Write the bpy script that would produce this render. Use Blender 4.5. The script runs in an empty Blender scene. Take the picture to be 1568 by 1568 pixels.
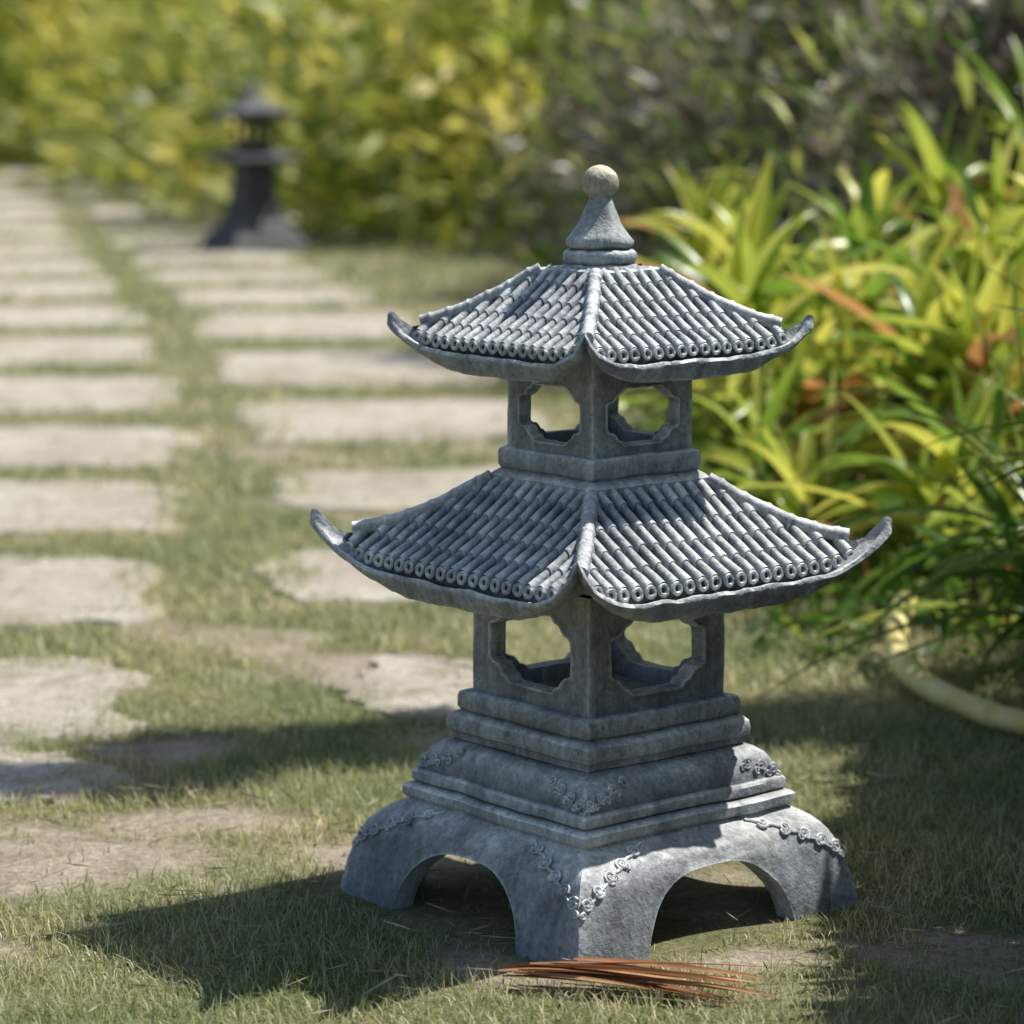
import bpy, bmesh, math, numpy as np
from mathutils import Vector, Matrix, noise
rng = np.random.default_rng(7)
S = bpy.context.scene
COL = S.collection

# ---------------------------------------------------------------- helpers
def link(ob, parent=None):
    COL.objects.link(ob)
    if parent: ob.parent = parent
    return ob

class MB:
    def __init__(s): s.v=[]; s.f=[]
    def add(s, verts, faces):
        o=len(s.v); s.v+= [tuple(v) for v in verts]; s.f += [tuple(i+o for i in f) for f in faces]
    def grid(s, rows, closed=False):
        n=len(rows[0]); o=len(s.v)
        for r in rows: s.v += [tuple(p) for p in r]
        for i in range(len(rows)-1):
            for j in range(n if closed else n-1):
                k=(j+1)%n
                s.f.append((o+i*n+j, o+i*n+k, o+(i+1)*n+k, o+(i+1)*n+j))
    def tube(s, pts, rad, seg=10, cap=True):
        rows=[]; P=[Vector(p) for p in pts]
        up=Vector((0,0,1))
        for i,p in enumerate(P):
            t=(P[min(i+1,len(P)-1)]-P[max(i-1,0)]).normalized()
            a=t.cross(up)
            if a.length<1e-4: a=t.cross(Vector((1,0,0)))
            a.normalize(); b=a.cross(t)
            r=rad[i] if hasattr(rad,'__len__') else rad
            rows.append([p+a*r*math.cos(2*math.pi*k/seg)+b*r*math.sin(2*math.pi*k/seg) for k in range(seg)])
        o=len(s.v); s.grid(rows, True)
        if cap:
            s.f.append(tuple(range(o,o+seg))); e=o+(len(rows)-1)*seg
            s.f.append(tuple(range(e+seg-1,e-1,-1)))
    def torus(s, c, n, R, r, a0=0, a1=2*math.pi, seg=14, ms=6):
        c=Vector(c); n=Vector(n).normalized()
        a=n.cross(Vector((0,0,1))); 
        if a.length<1e-3: a=Vector((1,0,0))
        a.normalize(); b=n.cross(a); rows=[]
        for i in range(seg+1):
            th=a0+(a1-a0)*i/seg; d=a*math.cos(th)+b*math.sin(th)
            rows.append([c+d*(R+r*math.cos(q))+n*r*math.sin(q) for q in [2*math.pi*k/ms for k in range(ms)]])
        s.grid(rows, True)
    def obj(s, name, mat, parent=None, ang=35, merge=1e-5, jit=0.0, js=25):
        me=bpy.data.meshes.new(name); me.from_pydata(s.v,[],s.f)
        bm=bmesh.new(); bm.from_mesh(me)
        bmesh.ops.remove_doubles(bm, verts=bm.verts, dist=merge)
        bmesh.ops.recalc_face_normals(bm, faces=bm.faces)
        if jit:
            for v in bm.verts:
                v.co += noise.noise_vector(v.co*js)*jit + noise.noise_vector(v.co*js*5)*jit*0.36
        bm.to_mesh(me); bm.free()
        me.shade_smooth(); me.set_sharp_from_angle(angle=math.radians(ang))
        me.materials.append(mat)
        return link(bpy.data.objects.new(name,me), parent)

def quadmesh(name, V, F, mat, parent=None, smooth=True):
    me=bpy.data.meshes.new(name)
    me.vertices.add(len(V)); me.vertices.foreach_set('co', V.astype(np.float32).ravel())
    me.loops.add(F.size); me.loops.foreach_set('vertex_index', F.astype(np.int32).ravel())
    me.polygons.add(len(F))
    me.polygons.foreach_set('loop_start', np.arange(0,F.size,4,dtype=np.int32))
    me.polygons.foreach_set('loop_total', np.full(len(F),4,dtype=np.int32))
    me.update(calc_edges=True); me.validate()
    if smooth: me.shade_smooth()
    me.materials.append(mat)
    return link(bpy.data.objects.new(name,me), parent)

def rounded_square(a, rc, z, ns=14, nc=4):
    pts=[]
    for k in range(4):
        th=k*math.pi/2
        c,s_=math.cos(th),math.sin(th)
        loc=[]
        for i in range(ns): 
            x=-(a-rc)+2*(a-rc)*i/ns; loc.append((x,-a))
        for i in range(nc+1):
            q=-math.pi/2+ (math.pi/2)*i/nc
            loc.append(((a-rc)+rc*math.cos(q), -(a-rc)+rc*math.sin(q)))
        loc=loc[:-1]
        for x,y in loc: pts.append((x*c-y*s_, x*s_+y*c, z))
    return pts
def sqloft(mb, prof, rc=0.003, captop=True, capbot=True):
    dense=[]
    for i in range(len(prof)-1):
        (a0,z0),(a1,z1)=prof[i],prof[i+1]
        n=max(1,int(math.hypot(a1-a0,z1-z0)/0.004))
        for k in range(n): dense.append((a0+(a1-a0)*k/n, z0+(z1-z0)*k/n))
    dense.append(prof[-1])
    rows=[rounded_square(a,min(rc,a*.5),z) for a,z in dense]
    o=len(mb.v); mb.grid(rows,True); n=len(rows[0])
    if captop: mb.f.append(tuple(range(o,o+n)))
    if capbot: mb.f.append(tuple(range(o+(len(rows)-1)*n,o+len(rows)*n)))
def lathe(mb, prof, seg=40, c=(0,0)):
    rows=[[(c[0]+r*math.cos(2*math.pi*k/seg), c[1]+r*math.sin(2*math.pi*k/seg), z) for k in range(seg)] for r,z in prof]
    mb.grid(rows,True)
def rot4(k,x,y,z):
    th=k*math.pi/2; c,s_=math.cos(th),math.sin(th)
    return (x*c-y*s_, x*s_+y*c, z)

# ---------------------------------------------------------------- materials
def newmat(name):
    m=bpy.data.materials.new(name); m.use_nodes=True; nt=m.node_tree; nt.nodes.clear()
    return m, nt, nt.nodes, nt.links
def ramp(N, stops, interp='LINEAR'):
    r=N.new('ShaderNodeValToRGB'); cr=r.color_ramp; cr.interpolation=interp
    while len(cr.elements)>1: cr.elements.remove(cr.elements[-1])
    cr.elements[0].position=stops[0][0]; cr.elements[0].color=(*stops[0][1],1)
    for p,c in stops[1:]:
        e=cr.elements.new(p); e.color=(*c,1)
    return r
def tnoise(N,L,co,scale,detail=6,rough=.6):
    n=N.new('ShaderNodeTexNoise'); n.inputs['Scale'].default_value=scale; n.inputs['Detail'].default_value=detail
    n.inputs['Roughness'].default_value=rough
    L.new(co,n.inputs['Vector']); return n
def mix(N,L,fac,a,b,mode='MIX'):
    m=N.new('ShaderNodeMix'); m.data_type='RGBA'; m.blend_type=mode
    if isinstance(fac,(int,float)): m.inputs[0].default_value=fac
    else: L.new(fac,m.inputs[0])
    for i,x in ((6,a),(7,b)):
        if isinstance(x,tuple): m.inputs[i].default_value=(*x,1)
        else: L.new(x,m.inputs[i])
    return m.outputs[2]

def stone(name, dark, mid, light, moss=(.21,.24,.20), mossamt=.4, bump=.65, pt=1.0, sunlit_tops=True):
    m,nt,N,L=newmat(name)
    tc=N.new('ShaderNodeTexCoord').outputs['Object']
    n1=tnoise(N,L,tc,14,6,.66); r1=ramp(N,[(.30,dark),(.5,mid),(.70,light)]); L.new(n1.outputs[0],r1.inputs[0])
    n2=tnoise(N,L,tc,210,3,.7); r2=ramp(N,[(.3,(.58,.58,.58)),(.7,(1.28,1.28,1.28))]); L.new(n2.outputs[0],r2.inputs[0])
    c=mix(N,L,.8,r1.outputs[0],r2.outputs[0],'MULTIPLY')
    n3=tnoise(N,L,tc,7,4,.65); r3=ramp(N,[(.48,(0,0,0)),(.64,(mossamt,)*3)]); L.new(n3.outputs[0],r3.inputs[0])
    c=mix(N,L,r3.outputs[0],c,moss)
    mp=N.new('ShaderNodeMapping'); mp.inputs['Scale'].default_value=(70,70,6); L.new(tc,mp.inputs[0])
    n4=tnoise(N,L,mp.outputs[0],1,4,.65); r4=ramp(N,[(.35,(.56,.57,.60)),(.64,(1.16,1.16,1.14))]); L.new(n4.outputs[0],r4.inputs[0])
    c=mix(N,L,.72,c,r4.outputs[0],'MULTIPLY')
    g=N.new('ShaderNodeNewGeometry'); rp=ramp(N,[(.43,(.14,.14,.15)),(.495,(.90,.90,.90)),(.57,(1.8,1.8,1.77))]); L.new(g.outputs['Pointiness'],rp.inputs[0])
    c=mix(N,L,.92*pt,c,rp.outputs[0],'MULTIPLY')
    n5=tnoise(N,L,tc,75,4,.75); r5=ramp(N,[(.33,(.46,.47,.50)),(.43,(1,1,1)),(.62,(1,1,1)),(.72,(1.3,1.3,1.27))]); L.new(n5.outputs[0],r5.inputs[0])
    c=mix(N,L,.6,c,r5.outputs[0],'MULTIPLY')
    b=N.new('ShaderNodeBsdfPrincipled'); b.inputs['Roughness'].default_value=.68; b.inputs['Specular IOR Level'].default_value=.5
    if sunlit_tops:   # sunlight painted into the colour: upward faces paler, sides darker and bluer
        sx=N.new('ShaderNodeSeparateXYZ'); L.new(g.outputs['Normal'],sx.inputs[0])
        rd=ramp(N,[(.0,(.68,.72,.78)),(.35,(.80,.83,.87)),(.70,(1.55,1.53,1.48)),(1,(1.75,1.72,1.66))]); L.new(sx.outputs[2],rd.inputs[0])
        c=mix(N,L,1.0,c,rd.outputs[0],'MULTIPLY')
    L.new(c,b.inputs['Base Color'])
    add=N.new('ShaderNodeMath'); add.operation='MULTIPLY_ADD'; L.new(n2.outputs[0],add.inputs[0]); add.inputs[1].default_value=.6; L.new(n1.outputs[0],add.inputs[2])
    ad2=N.new('ShaderNodeMath'); ad2.operation='MULTIPLY_ADD'; L.new(n5.outputs[0],ad2.inputs[0]); ad2.inputs[1].default_value=.5; L.new(add.outputs[0],ad2.inputs[2])
    bp=N.new('ShaderNodeBump'); bp.inputs['Strength'].default_value=bump; bp.inputs['Distance'].default_value=.0032; L.new(ad2.outputs[0],bp.inputs['Height'])
    L.new(bp.outputs[0],b.inputs['Normal'])
    o=N.new('ShaderNodeOutputMaterial'); L.new(b.outputs[0],o.inputs[0]); return m

def leafmat(name, stops, trans=.35, nscale=2.0, namt=.6, dark=(.35,.4,.35), bright=(1.3,1.3,1.1), rough=.45, spec=.4):
    m,nt,N,L=newmat(name)
    g=N.new('ShaderNodeNewGeometry'); r=ramp(N,stops); L.new(g.outputs['Random Per Island'],r.inputs[0])
    tc=N.new('ShaderNodeTexCoord').outputs['Object']
    n=tnoise(N,L,tc,nscale,2,.6); r2=ramp(N,[(.38,dark),(.62,bright)]); L.new(n.outputs[0],r2.inputs[0])
    c=mix(N,L,namt,r.outputs[0],r2.outputs[0],'MULTIPLY')
    b=N.new('ShaderNodeBsdfPrincipled'); b.inputs['Roughness'].default_value=rough; b.inputs['Specular IOR Level'].default_value=spec
    L.new(c,b.inputs['Base Color'])
    o=N.new('ShaderNodeOutputMaterial')
    if trans>0:
        t=N.new('ShaderNodeBsdfTranslucent'); L.new(c,t.inputs[0])
        ms=N.new('ShaderNodeMixShader'); ms.inputs[0].default_value=trans; L.new(b.outputs[0],ms.inputs[1]); L.new(t.outputs[0],ms.inputs[2])
        L.new(ms.outputs[0],o.inputs[0])
    else: L.new(b.outputs[0],o.inputs[0])
    return m

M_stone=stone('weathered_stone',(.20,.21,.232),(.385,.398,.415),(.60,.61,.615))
M_groove=stone('dark_groove_stone',(.035,.038,.042),(.065,.070,.075),(.12,.125,.125),moss=(.05,.06,.04),sunlit_tops=False)  # deck between tile rows, coloured much darker for contrast with the tiles
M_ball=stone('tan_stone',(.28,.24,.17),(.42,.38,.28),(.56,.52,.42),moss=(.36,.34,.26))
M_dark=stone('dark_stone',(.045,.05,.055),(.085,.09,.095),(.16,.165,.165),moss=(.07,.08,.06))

# ---------------------------------------------------------------- PAGODA
pag=bpy.data.objects.new('stone_pagoda_lantern',None); link(pag)
pag.location=(.072,2.463,.0115); pag.rotation_euler=(0,0,math.radians(39.5))

mb=MB()
sqloft(mb,[(.06,.166),(.080,.166),(.0835,.1645),(.085,.161),(.085,.152),(.083,.149),(.0875,.147),(.0905,.144),(.0915,.138),(.0905,.133),
 (.088,.131),(.088,.126),(.086,.125),(.093,.1225),(.100,.1165),(.105,.108),(.107,.100),(.1075,.0985),(.111,.0975),(.1125,.0955),(.1125,.089),
 (.110,.087),(.1155,.0855),(.118,.083),(.118,.077),(.1155,.074),(.105,.073)],.0030)
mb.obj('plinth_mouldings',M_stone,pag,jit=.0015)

PZ=[-.017,-.010,.005,.020,.037,.047,.058,.066,.070,.0745]; PA=[.1560,.1555,.1530,.1495,.1445,.141,.134,.125,.118,.110]
def aof(z): return float(np.interp(z,PZ,PA))
ua=.52
ul=list(np.linspace(-1,-ua,10))+list(ua*np.sin(np.linspace(-math.pi/2,math.pi/2,41)))[1:-1]+list(np.linspace(ua,1,10))
def zb(u):
    if abs(u)>=ua: return -.017
    return -.017+.064*(1-(abs(u)/ua)**2.8)**(1/2.1)
mb=MB(); th=.022
for k in range(4):
    out=[];inn=[]
    for u in ul:
        z0=zb(u); co=[];ci=[]
        for i in range(19):
            z=z0+(.0745-z0)*i/18; a=aof(z); co.append(rot4(k,u*a,-a,z))
            x=max(-(a-th),min(a-th,u*aof(z0 if abs(u)<ua else z))); ci.append(rot4(k,x,-(a-th),z))
        out.append(co);inn.append(ci)
    mb.grid(out); mb.grid(inn)
    mb.grid([[o[0] for o in out],[i[0] for i in inn]])
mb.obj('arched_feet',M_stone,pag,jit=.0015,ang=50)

def spiral(mb,c,n,R,r,turn=1.6,ph=0,flip=1):
    c=Vector(c); n=Vector(n).normalized(); a=n.cross(Vector((0,0,1))).normalized(); b=n.cross(a); pts=[]
    for i in range(17):
        f=i/16; q=ph+flip*f*turn*2*math.pi; rr=R*(1-.82*f)
        pts.append(tuple(c+a*rr*math.cos(q)+b*rr*math.sin(q)+n*(.0002+.0006*f)))
    mb.tube(pts,r,6)
mb=MB()
def skirtP(k,d,z,side):
    a=aof(z); x=side*(a-d); p=Vector(rot4(k,x,-a-.0010,z))
    e=.002; q=Vector(rot4(k,x,-aof(z+e)-.0010,z+e)); t=(q-p).normalized()
    s_=Vector(rot4(k,1,0,0)); n=s_.cross(t).normalized(); 
    if n.dot(Vector(rot4(k,0,-1,0)))<0: n=-n
    return p,n
A2Z=[.098,.100,.108,.1165,.1225,.125]; A2=[.1075,.107,.105,.100,.093,.086]
for k in range(4):
    for side in (-1,1):
        for i in range(5):
            f=i/4; d=.047*(1-f)+.006; z=.0665-.027*f**1.1
            p,n=skirtP(k,d,z,side); spiral(mb,p,n,.0058,.0014,ph=i,flip=side)
            d2=max(.003,d-.0075); p2,n2=skirtP(k,d2,z-.0075,side); spiral(mb,p2,n2,.0036,.0012,turn=1.2,ph=i+2,flip=-side)
        pts=[skirtP(k,.060*(1-f)+.001,.070-.037*f**1.2+.0010*math.sin(f*30),side)[0] for f in np.linspace(0,1,30)]
        mb.tube(pts,.0013,6)
        for i in range(4):
            f=i/3; d=.034*(1-f)+.005; z=.117-.012*f
            a=float(np.interp(z,A2Z,A2)); p=rot4(k,side*(a-d),-a-.0008,z); n=rot4(k,0,-1,.35)
            spiral(mb,p,n,.0050,.0013,ph=i,flip=side)
            z-=.0065; a=float(np.interp(z,A2Z,A2)); d=max(.002,d-.005)
            spiral(mb,rot4(k,side*(a-d),-a-.0008,z),n,.0032,.0011,turn=1.1,ph=i+1,flip=-side)
mb.obj('scroll_ornaments',M_stone,pag,jit=.0004,js=60)

WQ=[(1,.44),(.93,.53),(.83,.56),(.76,.66),(.70,.80),(.60,.85),(.52,1)]
def winpoly():
    q=WQ; P=[]
    P+= [(x,y) for x,y in q]
    P+= [(-x,y) for x,y in reversed(q)]
    P+= [(-x,-y) for x,y in q]
    P+= [(x,-y) for x,y in reversed(q)]
    out=[]
    for i in range(len(P)):
        a=P[i]; b=P[(i+1)%len(P)]
        n=max(1,int(math.hypot(a[0]-b[0],a[1]-b[1])/.14))
        for j in range(n): out.append((a[0]+(b[0]-a[0])*j/n,a[1]+(b[1]-a[1])*j/n))
    return out
def body(name,a,z0,z1,zc,hw,hh,th,parent,mat,rc=.002):
    mb=MB(); P=winpoly(); H0=zc-z0;H1=z1-zc
    P2=[]
    for x,y in P: P2.append((x*hw,y*hh))
    for k in range(4):
        def outer(aa):
            r=[]
            for x,y in P2:
                sx=(aa/abs(x)) if abs(x)>1e-9 else 1e9; hy=H1 if y>0 else H0
                sy=(hy/abs(y)) if abs(y)>1e-9 else 1e9
                s_=min(sx,sy); r.append([x*s_,y*s_])
            for cx,cy in ((aa,H1),(-aa,H1),(-aa,-H0),(aa,-H0)):
                j=min(range(len(r)),key=lambda i:(r[i][0]-cx)**2+(r[i][1]-cy)**2); r[j]=[cx,cy]
            return r
        O=outer(a); O2=outer(a-th)
        R=[]
        n=7
        for i in range(n+1):
            f=i/n; R.append([rot4(k,(o[0]*(1-f)+p[0]*1.08*f),-a,zc+(o[1]*(1-f)+p[1]*1.08*f)) for o,p in zip(O,P2)])
        R.append([rot4(k,p[0]*1.05,-a-.0009,zc+p[1]*1.05) for p in P2])
        R.append([rot4(k,p[0]*1.015,-a-.0007,zc+p[1]*1.015) for p in P2])
        R.append([rot4(k,p[0],-a+.0012,zc+p[1]) for p in P2])
        R.append([rot4(k,p[0],-a+th*.5,zc+p[1]) for p in P2])
        R.append([rot4(k,p[0],-a+th,zc+p[1]) for p in P2])
        R.append([rot4(k,o[0],-a+th,zc+o[1]) for o in O2])
        mb.grid(R,True)
    return mb.obj(name,mat,parent,jit=.0012,ang=40)
body('lower_window_body',.0742,.160,.264,.211,.0505,.0310,.015,pag,M_stone)
body('upper_window_body',.0540,.366,.456,.404,.0375,.0228,.011,pag,M_stone)
mb=MB(); sqloft(mb,[(.043,.3725),(.056,.3725),(.059,.371),(.0603,.368),(.0603,.358),(.0585,.355),(.063,.352),(.0655,.349),(.0655,.330),(.05,.328)],.0026)
mb.obj('neck_moulding',M_stone,pag,jit=.0012)

def roof(name,a_top,z_top,a_m,a_c,z_eave,z_bot,z_tip,nt,courses,body_a,rho,thk,cut):
    mb=MB(); a_t=a_m*.955; H=z_tip-z_eave
    def A(t): return a_m+(a_c-a_m)*abs(t)**5
    def zr(d,t): return z_top+(z_eave-z_top)*(1.22*d-.22*d*d)+H*.42*abs(t)**9*max(d,0)**3
    T=list(np.sin(np.linspace(-math.pi/2,math.pi/2,93)))
    def pl(k,t,s,off,z):
        y=A(t)*s+off; x=t*y
        e=abs(x)+y-(2*a_c*s+2*off-cut)
        if e>0:
            y-=e/2; x-=math.copysign(e/2,x)
        return rot4(k,x,-y,z)
    deck=MB()
    for k in range(4):
        rows=[]
        for d in np.linspace(0,1,14):
            y=a_top+(a_t-a_top)*d
            rows.append([rot4(k,t*y,-y,zr(d,t)) for t in T])
        deck.grid(rows); rows=rows[-1:]
        def lip(t): return z_eave-.0085+(z_tip-z_eave+.0085)*abs(t)**7
        def bot(t): return z_bot+(z_tip-thk-z_bot)*abs(t)**4.5
        rows.append([pl(k,t,1,-.006,lip(t)-.001-.005*abs(t)**4) for t in T])
        rows.append([pl(k,t,1,-.0025,lip(t)-.0005) for t in T])
        rows.append([pl(k,t,1,0,lip(t)) for t in T])
        rows.append([pl(k,t,1,.0015,lip(t)-.0025) for t in T])
        for f in (.15,.3,.45,.6,.75,.9,1):
            rows.append([pl(k,t,1-(.030+.055*abs(t)**3)*f*f,.001*(1-f),(lip(t)-.0025)*(1-f)+bot(t)*f) for t in T])
        for f in (.06,.4,.8,1):
            rows.append([rot4(k,t*((A(t)*(.96-.10*abs(t)**3))*(1-f)+body_a*f),-((A(t)*(.96-.10*abs(t)**3))*(1-f)+body_a*f),bot(t)*(1-f)+(z_bot+.010)*f-.0015*(1-f)) for t in T])
        mb.grid(rows)
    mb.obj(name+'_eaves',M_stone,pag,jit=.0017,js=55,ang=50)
    deck.obj(name+'_deck',M_groove,pag)
    mb=MB(); half=a_t*.90; pitch=2*half/(nt-1)
    for k in range(4):
        for i in range(nt):
            x=-half+i*pitch; y0=max(a_top-.002,abs(x)+.002); y1=a_t+.003
            if y1-y0<.004: continue
            x+=float(rng.normal(0,.0003))
            L=(a_t-a_top)/courses; rows=[]; y=y1
            ys=[]
            while y>y0+1e-4:
                yn=max(y0,y-L+ (float(rng.normal(0,.0006)))); ys.append((yn,y)); y=yn
            for yn,yy in reversed(ys):
                fr=(yy-yn)/L
                for f in (0.0,.5,.9,1.0):
                    yc=yn+(yy-yn)*f; d=(yc-a_top)/(a_t-a_top); t=x/yc
                    z=zr(d,t)
                    r=rho*(1.0-.15*(1-f)*fr) if f<1 else rho*.97
                    if f==0: r*=.94
                    rows.append([rot4(k,x+r*math.cos(q),-yc,z+r*math.sin(q)*1.4+.0002) for q in np.linspace(math.pi*1.1,-math.pi*.1,11)])
            mb.grid(rows)
            yc=y1; z=zr((yc-a_top)/(a_t-a_top),x/yc)+.0006
            n=Vector(rot4(k,0,-1,0.15)); c=Vector(rot4(k,x,-yc,z))
            mb.torus(c,n,rho*.76,rho*.34,seg=16,ms=6)
            q=[c+Vector(rot4(k,rho*.8*math.cos(w),0.0028,rho*.8*math.sin(w))) for w in np.linspace(0,2*math.pi,12,endpoint=False)]
            mb.add(q,[tuple(range(12))])
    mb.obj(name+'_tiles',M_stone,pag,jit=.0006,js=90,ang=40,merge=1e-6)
    mb=MB()
    for k in range(4):
        pts=[];rad=[]; ye=a_t*.955
        nj=6
        for i in range(61):
            f=i/60; y=a_top*.98+(ye-a_top*.98)*f; d=(y-a_top)/(a_t-a_top)
            pts.append(rot4(k,y,-y,zr(d,1)+rho*.65)); 
            ph=(f*nj)%1.0
            rad.append(rho*(1.15+ .18*math.exp(-((ph-.5)/.09)**2)))
        mb.tube(pts,rad,12)
    mb.obj(name+'_hip_ridges',M_stone,pag,jit=.0008,js=60,ang=60)
roof('lower_roof',.0645,.3425,.1600,.1755,.2825,.2555,.3185,21,4.6,.070,.0054,.0185,.012)
roof('upper_roof',.0350,.5160,.1150,.1275,.4625,.4380,.4835,17,4.6,.050,.0048,.0165,.010)
mb=MB(); sqloft(mb,[(.010,.5215),(.034,.5215),(.0365,.520),(.037,.516),(.036,.510),(.02,.508)],.003)
mb.obj('roof_cap',M_stone,pag,jit=.0010)
mb=MB(); lathe(mb,[(.008,.5805),(.0088,.5770),(.0100,.574),(.0122,.569),(.0150,.5625),(.0188,.555),(.0248,.5475),(.0285,.543),(.0282,.5395),(.0245,.5368),(.0245,.536),(.0280,.5352),(.0305,.5325),(.0305,.5275),(.0280,.5250),(.0280,.5243),(.0308,.5228),(.0316,.519),(.030,.5145),(.0001,.513)])
mb.obj('finial_bell',M_stone,pag,jit=.0016,js=50,ang=60)
mb=MB(); lathe(mb,[(.0148*math.sin(q)+1e-5,.5900+.0148*math.cos(q)) for q in np.linspace(0,math.pi,20)])
mb.obj('finial_ball',M_ball,pag,jit=.0014,js=50,ang=80)

# ---------------------------------------------------------------- far lantern
fl=bpy.data.objects.new('stone_lantern',None); link(fl); fl.location=(-.955,11.15,0); fl.rotation_euler=(0,0,math.radians(30)); fl.scale=(1.04,1.04,1.0)
mb=MB(); sqloft(mb,[(.05,.12),(.080,.12),(.098,.10),(.12,.065),(.142,.03),(.155,0),(.155,-.01)],.01); mb.obj('base',M_dark,fl,jit=.002)
mb=MB(); sqloft(mb,[(.05,.33),(.058,.33),(.062,.25),(.070,.17),(.080,.13),(.082,.115)],.008); mb.obj('pedestal',M_dark,fl,jit=.002)
mb=MB(); sqloft(mb,[(.04,.37),(.075,.37),(.09,.362),(.128,.350),(.132,.338),(.11,.330),(.07,.318),(.05,.316)],.006); mb.obj('platform',M_dark,fl,jit=.002)
body('light_box',.050,.366,.492,.43,.034,.042,.014,fl,M_dark)
mb=MB(); sqloft(mb,[(.01,.570),(.025,.565),(.045,.545),(.08,.522),(.115,.508),(.122,.514),(.124,.500),(.11,.486),(.045,.484)],.005); mb.obj('roof',M_dark,fl,jit=.002)
mb=MB(); lathe(mb,[(.0001,.625),(.012,.617),(.018,.603),(.013,.590),(.022,.582),(.026,.572),(.02,.56)],20); mb.obj('finial',M_dark,fl)

# ---------------------------------------------------------------- ground
def wob(x,y,f=9,ph=0):
    return (np.sin(x*f+ph+1.3*np.sin(y*f*.7+ph))+np.sin(y*f*1.3+2.1*ph+1.1*np.sin(x*f*.9))+np.sin((x+y)*f*2.3+ph))/3
patches=[(-.44,2.58,.17,.13),(-.30,2.72,.11,.05),(-.12,2.60,.08,.05),(.20,2.29,.05,.03),(-.47,2.30,.10,.05),(.37,2.34,.05,.03),(.02,3.06,.12,.06),(-.17,3.42,.08,.10),(-.36,3.0,.07,.06)]
def soil(x,y):
    s_=np.zeros_like(x)
    for (cx,cy,rx,ry) in patches:
        e=((x-cx)/rx)**2+((y-cy)/ry)**2+.55*wob(x,y,31,1)+.35*wob(x,y,83,2)
        s_=np.maximum(s_,np.clip(1.5-e,0,1))
    bare=wob(x,y,5,2.2)+.6*wob(x,y,17,1.)
    return np.maximum(s_,np.clip((bare-.60)*3,0,.75))
m,nt,N,L=newmat('lawn_soil')
tc=N.new('ShaderNodeTexCoord').outputs['Object']
n1=tnoise(N,L,tc,2.6,7,.7); r1=ramp(N,[(.38,(.18,.20,.08)),(.52,(.29,.28,.14)),(.66,(.42,.37,.24))]); L.new(n1.outputs[0],r1.inputs[0])
n0=tnoise(N,L,tc,14,6,.75); r0=ramp(N,[(.35,(.42,.34,.24)),(.65,(.68,.59,.46))]); L.new(n0.outputs[0],r0.inputs[0])
at=N.new('ShaderNodeAttribute'); at.attribute_name='soil'
c=mix(N,L,at.outputs['Fac'],r1.outputs[0],r0.outputs[0])
n2=tnoise(N,L,tc,110,5,.75); r2=ramp(N,[(.3,(.4,.4,.4)),(.7,(1.35,1.35,1.35))]); L.new(n2.outputs[0],r2.inputs[0])
c=mix(N,L,.8,c,r2.outputs[0],'MULTIPLY')
b=N.new('ShaderNodeBsdfPrincipled'); b.inputs['Roughness'].default_value=.95; b.inputs['Specular IOR Level'].default_value=.1; L.new(c,b.inputs['Base Color'])
bp=N.new('ShaderNodeBump'); bp.inputs['Strength'].default_value=.8; bp.inputs['Distance'].default_value=.012; L.new(n2.outputs[0],bp.inputs['Height']); L.new(bp.outputs[0],b.inputs['Normal'])
o=N.new('ShaderNodeOutputMaterial'); L.new(b.outputs[0],o.inputs[0]); M_ground=m
gx=np.concatenate([[-150,-40,-10,-4,-2],np.arange(-1.2,1.2,.02),[2,4,10,40,150]]); gyy=np.concatenate([[-60,-10,0,1],np.arange(1.8,5.4,.02),[6,8,12,25,60,200]])
GX,GY=np.meshgrid(gx,gyy); V=np.stack([GX.ravel(),GY.ravel(),0*GX.ravel()],1); nx_=len(gx)
I,J=np.meshgrid(np.arange(len(gyy)-1),np.arange(nx_-1),indexing='ij'); b0=(I*nx_+J).ravel()
gob=quadmesh('ground',V,np.stack([b0,b0+1,b0+nx_+1,b0+nx_],1),M_ground)
a_=gob.data.attributes.new('soil','FLOAT','POINT'); sv=soil(V[:,0],V[:,1]); sv[(np.abs(V[:,0])>1.3)|(V[:,1]<1.7)|(V[:,1]>5.5)]=.1; a_.data.foreach_set('value',sv.astype(np.float32))

# ---------------------------------------------------------------- path
gy=[2.2,2.6,3.2,3.95,4.7,5.5,6.5,7.9,8.9,9.7,11.5,13.7,15.5,17.4,20,24]; gxx=[-.27,-.275,-.29,-.375,-.44,-.53,-.69,-.905,-1.08,-1.26,-1.6,-1.98,-2.35,-2.9,-3.7,-5]
def gcx(y): return np.interp(y,gy,gxx)
slabs=[] # cx,cy,hw,hd,rot
rowsL=[(2.92,.12,.13),(3.26,.24,.12),(3.95,.29,.09),(4.72,.31,.08),(5.46,.31,.065),(6.34,.37,.06),(7.28,.40,.06),(8.25,.40,.06),(9.22,.39,.06),(10.15,.39,.06),(11.1,.4,.06),(12.1,.4,.07),(13.1,.4,.07),(14.2,.42,.07),(15.4,.42,.07),(16.6,.42,.07),(18,.45,.07)]
rowsR=[(4.03,.26,.05),(4.86,.28,.07),(5.80,.39,.05),(6.82,.44,.06),(7.92,.45,.07),(8.88,.36,.07),(9.70,.30,.07),(10.6,.34,.07),(11.6,.36,.07),(12.7,.42,.07),(13.9,.45,.07),(15.3,.5,.08),(16.9,.5,.08),(18.6,.5,.08)]
W=.60
for (y,hd,g) in rowsL:
    sl=(gcx(y+.4)-gcx(y-.4))/.8; x=gcx(y)-g; slabs.append((x-W/2,y-0.04,W/2,hd*.92,math.atan(-sl)*.8+float(rng.normal(0,.02))))
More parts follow.
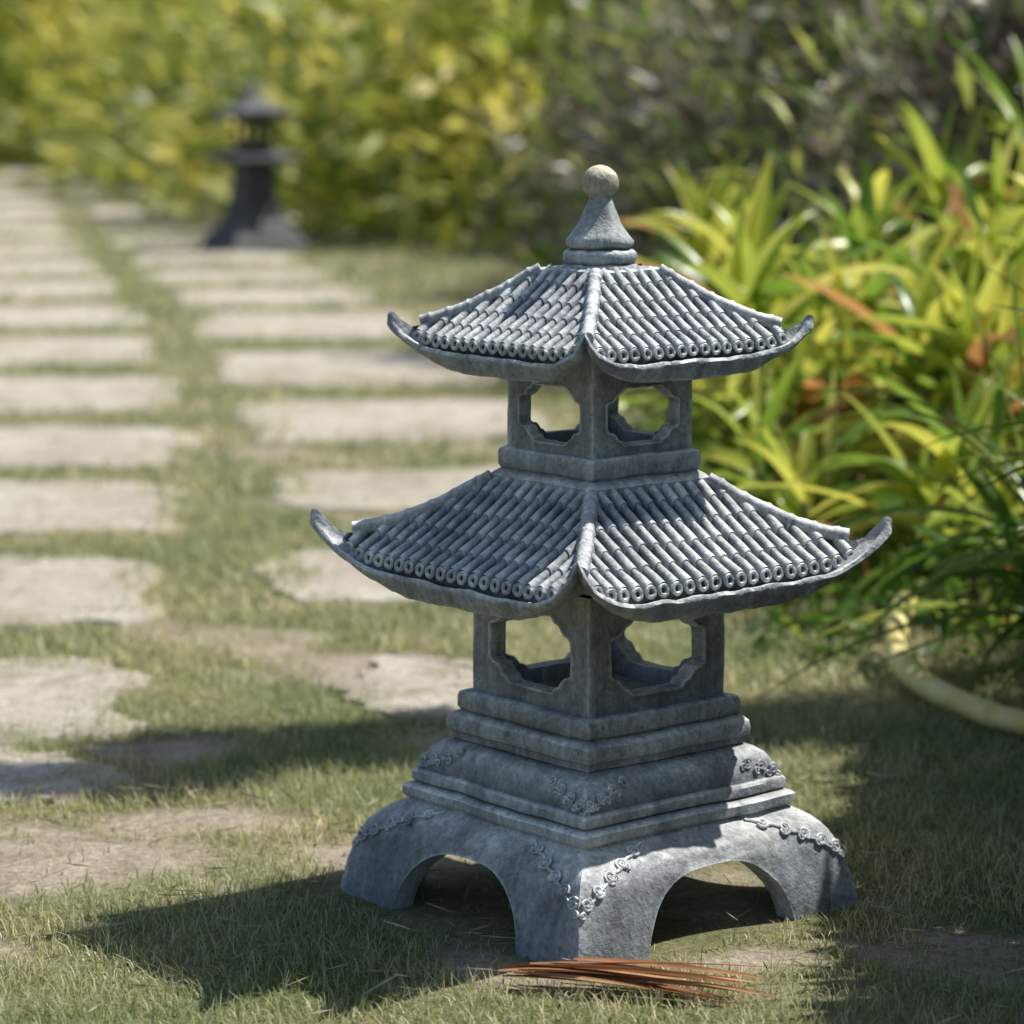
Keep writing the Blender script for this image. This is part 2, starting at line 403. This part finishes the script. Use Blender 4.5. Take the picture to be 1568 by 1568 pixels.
for (y,hd,g) in rowsR:
    sl=(gcx(y+.4)-gcx(y-.4))/.8; x=gcx(y)+g; slabs.append((x+W/2,y+0.03,W/2-.01,hd*.87,math.atan(-sl)*.8+float(rng.normal(0,.02))))
slabs.append((-.07,3.31,.095,.17,.05))
m,nt,N,L=newmat('sandy_paving')
tc=N.new('ShaderNodeTexCoord').outputs['Object']
n1=tnoise(N,L,tc,3.5,6,.75); r1=ramp(N,[(.3,(.46,.39,.30)),(.5,(.70,.63,.52)),(.7,(.82,.77,.67))]); L.new(n1.outputs[0],r1.inputs[0])
n2=tnoise(N,L,tc,130,5,.8); r2=ramp(N,[(.3,(.48,.45,.41)),(.6,(1.14,1.14,1.14))]); L.new(n2.outputs[0],r2.inputs[0])
c=mix(N,L,.85,r1.outputs[0],r2.outputs[0],'MULTIPLY')
n3=tnoise(N,L,tc,10,6,.8); r3=ramp(N,[(.50,(0,0,0)),(.60,(.8,.8,.8))]); L.new(n3.outputs[0],r3.inputs[0])
c=mix(N,L,r3.outputs[0],c,(.42,.36,.24))
b=N.new('ShaderNodeBsdfPrincipled'); b.inputs['Roughness'].default_value=.9; L.new(c,b.inputs['Base Color'])
bp=N.new('ShaderNodeBump'); bp.inputs['Strength'].default_value=.8; bp.inputs['Distance'].default_value=.008; L.new(n2.outputs[0],bp.inputs['Height']); L.new(bp.outputs[0],b.inputs['Normal'])
o=N.new('ShaderNodeOutputMaterial'); L.new(b.outputs[0],o.inputs[0]); M_pave=m
mb=MB()
for (cx,cy,hw,hd,ro) in slabs:
    n=24; base=[]
    for i in range(n): base.append((-hw+2*hw*i/n,-hd))
    for i in range(n): base.append((hw,-hd+2*hd*i/n))
    for i in range(n): base.append((hw-2*hw*i/n,hd))
    for i in range(n): base.append((-hw,hd-2*hd*i/n))
    top=[];bot=[]
    for x,y in base:
        nv=noise.noise_vector(Vector((x*6+cx*3,y*6+cy*3,1)))*.058+noise.noise_vector(Vector((x*30+cx*3,y*30+cy*3,1)))*.028
        kx=x*(1-.09*(abs(y)/hd)**5); ky=y*(1-.09*(abs(x)/hw)**5)
        X=(kx+nv.x); Y=(ky+nv.y); c_,s_=math.cos(ro),math.sin(ro)
        top.append((cx+X*c_-Y*s_,cy+X*s_+Y*c_,.005)); bot.append((cx+X*1.03*c_-Y*1.03*s_,cy+X*1.03*s_+Y*1.03*c_,-.01))
    o_=len(mb.v); mb.grid([bot,top],True); nn=len(top); mb.f.append(tuple(range(o_+nn,o_+2*nn)))
mb.obj('stone_path',M_pave,None,ang=30)

# ---------------------------------------------------------------- grass
def slabdist(x,y):
    d=np.full(x.shape,-9.)
    for (cx,cy,hw,hd,ro) in slabs:
        c_,s_=math.cos(-ro),math.sin(-ro); dx=x-cx;dy=y-cy
        X=dx*c_-dy*s_;Y=dx*s_+dy*c_
        d=np.maximum(d,np.minimum(hw-np.abs(X),hd-np.abs(Y)))
    return d
def grass(y0,y1,dens,hgt,wid,margin=.35,seed=0):
    r=np.random.default_rng(seed); 
    xm=.19*y1+margin; n=int(dens*(y1-y0)*2*xm)
    x=r.uniform(-xm,xm,n); y=r.uniform(y0,y1,n)
    keep=np.abs(x)<.19*y+margin
    d=slabdist(x,y); w=wob(x,y,11,.5)
    keep&= (d< .010+.075*np.clip(w,0,1)+r.exponential(.020,n))
    keep&= r.random(n)>soil(x,y)*.95
    du=np.abs(x-.072)+np.abs(y-2.463)
    keep&= (du>.228)|(r.random(n)<.08)
    x=x[keep];y=y[keep];du=du[keep];n=len(x)
    h=hgt*r.uniform(.4,1.2,n)*(1+.3*wob(x,y,7,4)); h*=np.where(du<.27,.6,1); h*=1-.4*soil(x,y); az=r.uniform(0,2*np.pi,n); lean=r.uniform(.35,1.45,n)
    dx,dy=np.cos(az),np.sin(az); sa=az+np.pi/2+r.normal(0,.5,n); sx,sy=np.cos(sa),np.sin(sa); wd=wid*r.uniform(.6,1.3,n)
    V=np.zeros((n,6,3)); 
    l1=np.sin(lean*.5);c1=np.cos(lean*.5);l2=np.sin(np.minimum(lean*1.15,1.5));c2=np.cos(np.minimum(lean*1.15,1.5))
    z0=-.002
    mx=x+dx*h*.5*l1;my=y+dy*h*.5*l1;mz=z0+h*.5*c1
    tx=mx+dx*h*.5*l2;ty=my+dy*h*.5*l2;tz=mz+h*.5*c2
    for i,(X,Y,Z,ww) in enumerate([(x,y,z0+0*h,wd),(mx,my,mz,wd*.8),(tx,ty,tz,wd*.12)]):
        V[:,2*i,0]=X-sx*ww/2;V[:,2*i,1]=Y-sy*ww/2;V[:,2*i,2]=Z
        V[:,2*i+1,0]=X+sx*ww/2;V[:,2*i+1,1]=Y+sy*ww/2;V[:,2*i+1,2]=Z
    b_=np.arange(n)[:,None]*6
    F=np.concatenate([b_+np.array([[0,1,3,2]]),b_+np.array([[2,3,5,4]])],0)
    return V.reshape(-1,3),F
M_grass=leafmat('grass_blades',[(0,(.24,.29,.10)),(.30,(.42,.45,.19)),(.55,(.60,.58,.31)),(.75,(.76,.69,.44)),(1,(.84,.75,.56))],trans=.38,nscale=3.5,namt=.75,dark=(.52,.70,.48),bright=(1.18,1.12,1.08),rough=.42,spec=.35)
Vs=[];Fs=[];off=0
for a in [(1.75,3.3,52000,.021,.0012,.35,1),(3.3,4.8,15000,.026,.0024,.35,2),(4.8,8,3600,.030,.005,.5,3),(8,13,1200,.034,.009,.5,4)]:
    V,F=grass(*a); Vs.append(V);Fs.append(F+off);off+=len(V)
quadmesh('grass_lawn',np.concatenate(Vs),np.concatenate(Fs),M_grass)

# ---------------------------------------------------------------- leaves
def leaves(C,D,Lg,Wd,r,droop=.25,upface=0):
    n=len(C); D=D/np.linalg.norm(D,axis=1,keepdims=True)
    R=r.normal(size=(n,3)); 
    if upface: R[:,2]+=upface
    Sd=np.cross(D,R); Sd/=np.linalg.norm(Sd,axis=1,keepdims=True)
    V=np.zeros((n,6,3)); Lg=Lg[:,None];Wd=Wd[:,None]
    dn=np.array([[0,0,-1.]])
    mid=C+D*Lg*.45; tip=C+D*Lg+dn*Lg*droop
    V[:,0]=C-Sd*Wd*.12;V[:,1]=C+Sd*Wd*.12
    V[:,2]=mid-Sd*Wd*.5;V[:,3]=mid+Sd*Wd*.5
    V[:,4]=tip-Sd*Wd*.06;V[:,5]=tip+Sd*Wd*.06
    b_=np.arange(n)[:,None]*6
    F=np.concatenate([b_+np.array([[0,1,3,2]]),b_+np.array([[2,3,5,4]])],0)
    return V.reshape(-1,3),F
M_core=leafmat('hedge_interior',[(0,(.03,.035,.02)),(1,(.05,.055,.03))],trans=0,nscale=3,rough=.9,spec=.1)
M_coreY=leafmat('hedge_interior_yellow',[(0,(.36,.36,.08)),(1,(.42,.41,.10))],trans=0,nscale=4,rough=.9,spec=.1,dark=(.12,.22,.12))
def hedge(name,pts,depth,height,n,L0,W0,mat,seed,upb=.5,lump=.16,ex=.8,jit=.55,kcore=.78,upface=1.5,core=None,full=.85,parent=None,kmax=1.08,s0=0.,part='leaves'):
    r=np.random.default_rng(seed); P=np.array(pts,float); seg=np.diff(P,axis=0); sl=np.linalg.norm(seg,axis=1); cum=np.concatenate([[0],np.cumsum(sl)]); T=cum[-1]
    def frame(s):
        x=np.interp(s,cum,P[:,0]);y=np.interp(s,cum,P[:,1])
        x2=np.interp(s+.3,cum,P[:,0]);y2=np.interp(s+.3,cum,P[:,1]);x1=np.interp(s-.3,cum,P[:,0]);y1=np.interp(s-.3,cum,P[:,1])
        tx,ty=x2-x1,y2-y1; l=np.hypot(tx,ty)+1e-9; return x,y,-ty/l,tx/l
    def surf(s,ph,k):
        x,y,nx,ny=frame(s)
        lm=1+lump*(np.sin(s*3.1+2*np.sin(ph*3))+np.sin(s*7.3+ph*5+1)*.6+np.sin(s*1.3+3)*.6)
        c=np.cos(ph); sn=np.sin(ph)
        o=depth/2-depth/2*np.sign(c)*np.abs(c)**ex*(k*lm*.5+.5*k)
        z=height*np.abs(sn)**ex*k*lm
        return x+nx*o,y+ny*o,z,nx,ny,c,sn
    if parent is None: parent=bpy.data.objects.new(name,None); link(parent)
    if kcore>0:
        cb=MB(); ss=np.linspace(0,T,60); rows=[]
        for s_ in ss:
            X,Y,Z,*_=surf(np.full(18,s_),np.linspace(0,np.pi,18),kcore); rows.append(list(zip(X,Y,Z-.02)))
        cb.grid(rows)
        cb.obj('filler_core',core or M_core,parent)  # opaque core that fills gaps between leaves, no branches modelled
    s=r.uniform(s0,T,n); ph=np.where(r.random(n)<full,r.uniform(0.02,1.9,n),r.uniform(1.5,3.1,n)); k=r.uniform(max(kcore,.5),kmax,n)
    X,Y,Z,nx,ny,c,sn=surf(s,ph,k)
    C=np.stack([X,Y,np.maximum(Z,.01)],1)
    D=np.stack([-nx*c,-ny*c,sn*.6+upb],1)+r.normal(0,jit,(n,3))
    V,F=leaves(C,D,L0*r.uniform(.5,1.4,n),W0*r.uniform(.6,1.3,n),r,.2,upface)
    quadmesh(part,V,F,mat,parent,smooth=False)
    return parent
M_yel=leafmat('yellow_green_leaves',[(0,(.12,.20,.03)),(.18,(.34,.42,.06)),(.30,(.72,.68,.12)),(.7,(.96,.86,.20)),(1,(.97,.92,.50))],trans=.5,nscale=1.5,namt=.8,dark=(.36,.52,.45),bright=(1.08,1.04,1.0),rough=.36,spec=.5)
M_drk=leafmat('dark_bronze_leaves',[(0,(.08,.06,.045)),(.3,(.22,.17,.15)),(.55,(.40,.35,.33)),(.8,(.28,.33,.14)),(.93,(.68,.62,.56)),(1,(.88,.84,.78))],trans=.35,nscale=2.6,namt=.85,dark=(.42,.38,.42),bright=(1.3,1.35,1.1),rough=.35,spec=.5)
M_shoot=leafmat('green_shoot_leaves',[(0,(.12,.22,.04)),(.5,(.34,.45,.09)),(1,(.76,.74,.2))],trans=.45,nscale=2.6,namt=.7,dark=(.4,.5,.4),bright=(1.2,1.2,1.0),rough=.35)
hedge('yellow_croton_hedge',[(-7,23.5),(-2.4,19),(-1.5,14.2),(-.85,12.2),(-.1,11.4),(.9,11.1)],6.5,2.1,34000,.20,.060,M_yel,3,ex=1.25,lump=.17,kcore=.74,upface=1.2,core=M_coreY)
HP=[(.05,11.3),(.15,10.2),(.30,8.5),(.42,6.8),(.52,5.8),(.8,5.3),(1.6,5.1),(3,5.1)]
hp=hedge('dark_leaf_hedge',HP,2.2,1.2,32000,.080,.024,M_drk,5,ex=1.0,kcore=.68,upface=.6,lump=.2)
hedge('x',HP,2.2,1.22,9000,.12,.020,M_shoot,6,ex=1.0,kcore=0,upface=.3,lump=.2,parent=hp,upb=1.1,kmax=1.14,s0=2.0,part='green_shoots')

def straps(specs,r,seg=8):
    V=[];F=[]
    for (p,az,el,Lg,W_,dr) in specs:
        o=len(V); d=np.array([math.cos(az)*math.cos(el),math.sin(az)*math.cos(el),math.sin(el)]); q=np.array(p,float)
        sd=np.array([-math.sin(az),math.cos(az),r.normal(0,.25)]); sd/=np.linalg.norm(sd)
        tw=r.normal(0,.5)
        for i in range(seg+1):
            f=i/seg; w=W_*(.45+.55*min(1,f*3.5))*(1-f**2.6)**.9+.0006
            up=np.cross(d,sd); s2=sd*math.cos(tw*f)+up*math.sin(tw*f); u2=np.cross(s2,d)
            fold=.28*w
            V += [q-s2*w/2+up*fold,q,q+s2*w/2+up*fold]
            q=q+d*Lg/seg; d=d+np.array([0,0,-1.])*dr/seg; d/=np.linalg.norm(d)
        for i in range(seg):
            b0=o+i*3
            F+= [(b0,b0+1,b0+4,b0+3),(b0+1,b0+2,b0+5,b0+4)]
    return np.array(V),np.array(F)
M_strapY=leafmat('yellow_strap_leaves',[(0,(.14,.27,.04)),(.25,(.30,.43,.06)),(.5,(.56,.62,.10)),(.75,(.84,.79,.15)),(.90,(.92,.84,.28)),(.93,(.66,.34,.13)),(1,(.55,.24,.10))],trans=.5,nscale=3,namt=.5,dark=(.50,.64,.5),bright=(1.2,1.15,1.0),rough=.30,spec=.55)
M_strapG=leafmat('green_strap_leaves',[(0,(.06,.14,.02)),(.4,(.15,.27,.04)),(.8,(.32,.43,.08)),(.95,(.55,.58,.12)),(1,(.5,.3,.09))],trans=.45,nscale=4,namt=.5,dark=(.5,.6,.5),bright=(1.2,1.15,1.0),rough=.3,spec=.5)
M_stem=stone('stem_bark',(.05,.05,.03),(.10,.10,.06),(.18,.17,.10),bump=.3,sunlit_tops=False)
def strap_plant(name,x,y,h,nst,nl,Lg,W_,mat,seed,el0=.5,dr=1.3):
    r=np.random.default_rng(seed); sp=[]; par=bpy.data.objects.new(name,None); link(par)
    sb=MB()
    for s_ in range(nst):
        a=r.uniform(0,6.28); rad=r.uniform(0,.10); bx,by=x+math.cos(a)*rad*.4,y+math.sin(a)*rad*.4
        hh=h*r.uniform(.45,1.0); tx,ty=bx+math.cos(a)*rad,by+math.sin(a)*rad
        sb.tube([(bx,by,-.01),((bx+tx)/2,(by+ty)/2,hh*.5),(tx,ty,hh)],[.008,.007,.005],8)
        for i in range(nl):
            f=i/nl; zz=hh*(1-.45*f); k=zz/hh
            sp.append(((bx+(tx-bx)*k,by+(ty-by)*k,zz),i*2.4+r.normal(0,.4),(1.25-1.1*f)*1.0+r.normal(0,.18)+el0*.2,Lg*r.uniform(.65,1.2)*(.75+.4*f),W_*r.uniform(.7,1.2),dr*r.uniform(.4,1.3)))
    sb.obj('stems',M_stem,par)
    V,F=straps(sp,r); quadmesh('leaves',V,F,mat,par)
Y_,G_=M_strapY,M_strapG
pl=[(.44,4.35,.38,4,15,.27,.036,Y_),(.62,4.05,.34,4,15,.27,.038,Y_),(.86,4.4,.44,4,14,.28,.036,Y_),
(.43,4.85,.40,4,14,.26,.036,Y_),(.78,4.75,.50,4,14,.28,.034,Y_),(.93,3.8,.36,4,15,.30,.032,Y_),
(.60,3.72,.22,3,14,.24,.028,Y_),(.42,3.92,.18,3,13,.21,.024,Y_),(1.15,4.1,.42,4,14,.3,.030,Y_),
(.46,5.6,.40,3,14,.26,.030,Y_),(1.3,3.4,.3,3,14,.3,.024,G_),(.80,3.55,.24,3,14,.28,.028,Y_),(1.15,4.8,.5,4,14,.3,.028,G_),(.33,4.5,.22,3,13,.21,.024,Y_),(.34,5.1,.34,3,14,.26,.030,Y_),(.64,5.25,.55,4,15,.28,.030,Y_),(.88,5.2,.6,4,15,.3,.028,Y_),(.31,4.1,.12,3,12,.17,.018,G_),(.52,4.6,.46,4,15,.26,.036,Y_),(.70,4.3,.50,4,15,.26,.036,Y_),(.64,3.45,.16,2,14,.26,.026,G_)]
for i,(x,y,h,ns,nl,Lg,W_,mt) in enumerate(pl):
    strap_plant('dracaena_plant' if i==0 else 'dracaena_plant.%03d'%i,x,y,h,ns,nl,Lg,W_,mt,100+i)
for i,(x,y,h,ns,nl,Lg,W_) in enumerate([(.68,3.30,.28,3,22,.34,.012),(.80,3.15,.30,3,24,.38,.013),(.72,3.05,.36,3,20,.32,.013)]):
    strap_plant('spider_lily_plant' if i==0 else 'spider_lily_plant.%03d'%i,x,y,h,ns,nl,Lg,W_,M_strapG,200+i,dr=1.3)
hedge('unseen_shade_shrubs',[(1.1,3.45),(.74,3.22),(.63,2.9),(.60,2.6),(.58,2.3),(.58,2.1),(.62,1.7)],.60,.70,28000,.055,.026,M_strapG,11,ex=.55,kcore=.0,upface=.8,full=.6,lump=.05)  # unseen shrub row, added to shade the lawn right of the pagoda

r=np.random.default_rng(55); n=3600
x=r.uniform(.22,1.1,n); y=r.uniform(3.45,5.4,n); k=(x>.30-.02*(y-3)+.06*np.sin(y*9)); x=x[k];y=y[k];n=len(x)
V,F=leaves(np.stack([x,y,r.uniform(0,.06,n)],1),np.stack([r.normal(0,1,n),r.normal(0,1,n),r.uniform(.2,1.5,n)],1),r.uniform(.025,.07,n),r.uniform(.008,.018,n),r)
quadmesh('ground_cover',V,F,M_strapG,smooth=False)

# unseen tree to the right, placed and shaped to cast the lawn's shade band
tr=bpy.data.objects.new('unseen_shade_tree',None); link(tr)
tb=MB(); tb.tube([(1.9,3.8,-.02),(1.85,3.78,.5),(1.7,3.7,1.0),(1.4,3.6,1.35),(1.1,3.5,1.5),(.72,3.42,1.53),(.42,3.24,1.5)],[.035,.03,.024,.018,.011,.006,.003],10)
tb.tube([(1.7,3.7,1.0),(1.85,3.8,1.4),(2.0,3.9,1.7)],[.02,.014,.006],8)
tb.obj('trunk',M_stem,tr)
Cs=[]
for (cx,cy,cz,rx,ry,rz,nn) in [(.46,3.27,1.49,.15,.05,.04,1100),(.64,3.42,1.53,.18,.09,.06,2200),(.92,3.49,1.52,.22,.10,.08,2600),(1.25,3.53,1.5,.24,.10,.10,2400),(1.95,3.88,1.75,.3,.28,.2,2500)]:
    u=r.normal(size=(nn,3)); u/=np.linalg.norm(u,axis=1,keepdims=True); u*=r.uniform(.3,1,(nn,1))**.5
    Cs.append(np.array([cx,cy,cz])+u*np.array([rx,ry,rz]))
C=np.concatenate(Cs); V,F=leaves(C,r.normal(size=C.shape),r.uniform(.03,.06,len(C)),r.uniform(.015,.025,len(C)),r)
quadmesh('crown',V,F,M_strapG,tr,smooth=False)

m,nt,N,L=newmat('hose_yellow'); b=N.new('ShaderNodeBsdfPrincipled'); b.inputs['Roughness'].default_value=.5
tc=N.new('ShaderNodeTexCoord').outputs['Object']; n1=tnoise(N,L,tc,25,5,.6); r1=ramp(N,[(.35,(.78,.60,.16)),(.65,(.94,.83,.38))]); L.new(n1.outputs[0],r1.inputs[0]); L.new(r1.outputs[0],b.inputs['Base Color'])
o=N.new('ShaderNodeOutputMaterial'); L.new(b.outputs[0],o.inputs[0])
ctrl=np.array([(.462,3.47,.070),(.444,3.41,.055),(.440,3.34,.028),(.455,3.26,.017),(.482,3.17,.016),(.515,3.09,.016),(.58,3.03,.016),(.70,3.00,.016),(1.2,3.0,.016)])
def crom(P,n=10):
    out=[]; Q=np.vstack([2*P[0]-P[1],P,2*P[-1]-P[-2]])
    for i in range(1,len(Q)-2):
        for k in range(n):
            t=k/n; p0,p1,p2,p3=Q[i-1],Q[i],Q[i+1],Q[i+2]
            out.append(.5*((2*p1)+(-p0+p2)*t+(2*p0-5*p1+4*p2-p3)*t*t+(-p0+3*p1-3*p2+p3)*t**3))
    out.append(P[-1]); return out
hb=MB(); cp=crom(ctrl); hb.tube([tuple(p) for p in cp],[.0138+.0010*(i%4==0) for i in range(len(cp))],12); hb.obj('garden_hose',m,None,ang=60)

M_dry=leafmat('dry_frond_leaf',[(0,(.22,.08,.03)),(.5,(.42,.18,.08)),(1,(.64,.38,.20))],trans=.1,nscale=30,namt=.5,dark=(.5,.5,.5),bright=(1.3,1.3,1.3))
r=np.random.default_rng(9); sp=[]
for i in range(24):
    az=math.atan2(-.055,.19)+r.normal(0,.05); sp.append(((-.012+r.uniform(0,.06),2.222+r.normal(0,.004)-0.008*(i%3),.010+r.uniform(0,.008)),az,.04+r.normal(0,.04),r.uniform(.09,.185),r.uniform(.003,.008),.10))
V,F=straps(sp,r); quadmesh('dry_palm_frond',V,F,M_dry)

r=np.random.default_rng(19); n=2600; x=r.uniform(-.8,.9,n); y=2.0+3.0*r.random(n)**1.4; az=r.uniform(0,6.28,n)
V,F=leaves(np.stack([x,y,r.uniform(.004,.018,n)],1),np.stack([np.cos(az),np.sin(az),r.normal(0,.12,n)],1),r.uniform(.012,.040,n),r.uniform(.0008,.002,n),r,0)
M_straw=leafmat('straw',[(0,(.25,.17,.09)),(1,(.6,.52,.36))],trans=.1,nscale=30,namt=.2)
quadmesh('fallen_straw',V,F,M_straw)

# ---------------------------------------------------------------- light
EL=math.radians(57); AZ=math.radians(25)
sd=Vector((math.cos(EL)*math.cos(AZ),math.cos(EL)*math.sin(AZ),math.sin(EL)))
sun=bpy.data.lights.new('sun','SUN'); sun.energy=5; sun.angle=math.radians(.5); sun.color=(1,.97,.91)
so=bpy.data.objects.new('sun',sun); link(so); so.rotation_euler=sd.to_track_quat('Z','Y').to_euler()
w=bpy.data.worlds.new('World'); S.world=w; w.use_nodes=True; nt=w.node_tree; nt.nodes.clear()
sk=nt.nodes.new('ShaderNodeTexSky'); sk.sky_type='NISHITA'; sk.sun_disc=False; sk.sun_elevation=EL; sk.sun_rotation=math.pi/2-AZ
bg=nt.nodes.new('ShaderNodeBackground'); bg.inputs[1].default_value=.10; ow=nt.nodes.new('ShaderNodeOutputWorld')
nt.links.new(sk.outputs[0],bg.inputs[0]); nt.links.new(bg.outputs[0],ow.inputs[0])

# ---------------------------------------------------------------- camera
cam=bpy.data.cameras.new('camera'); co=bpy.data.objects.new('camera',cam); link(co)
co.location=(0,0,.7015); co.rotation_euler=(math.radians(90-8.58),0,0)
cam.sensor_width=36; cam.lens=105.6; cam.clip_end=500; cam.clip_start=.05
cam.dof.use_dof=True; cam.dof.focus_distance=2.38; cam.dof.aperture_fstop=5.8
S.camera=co
S.view_settings.view_transform='Standard'; S.view_settings.look='None'; S.view_settings.exposure=0
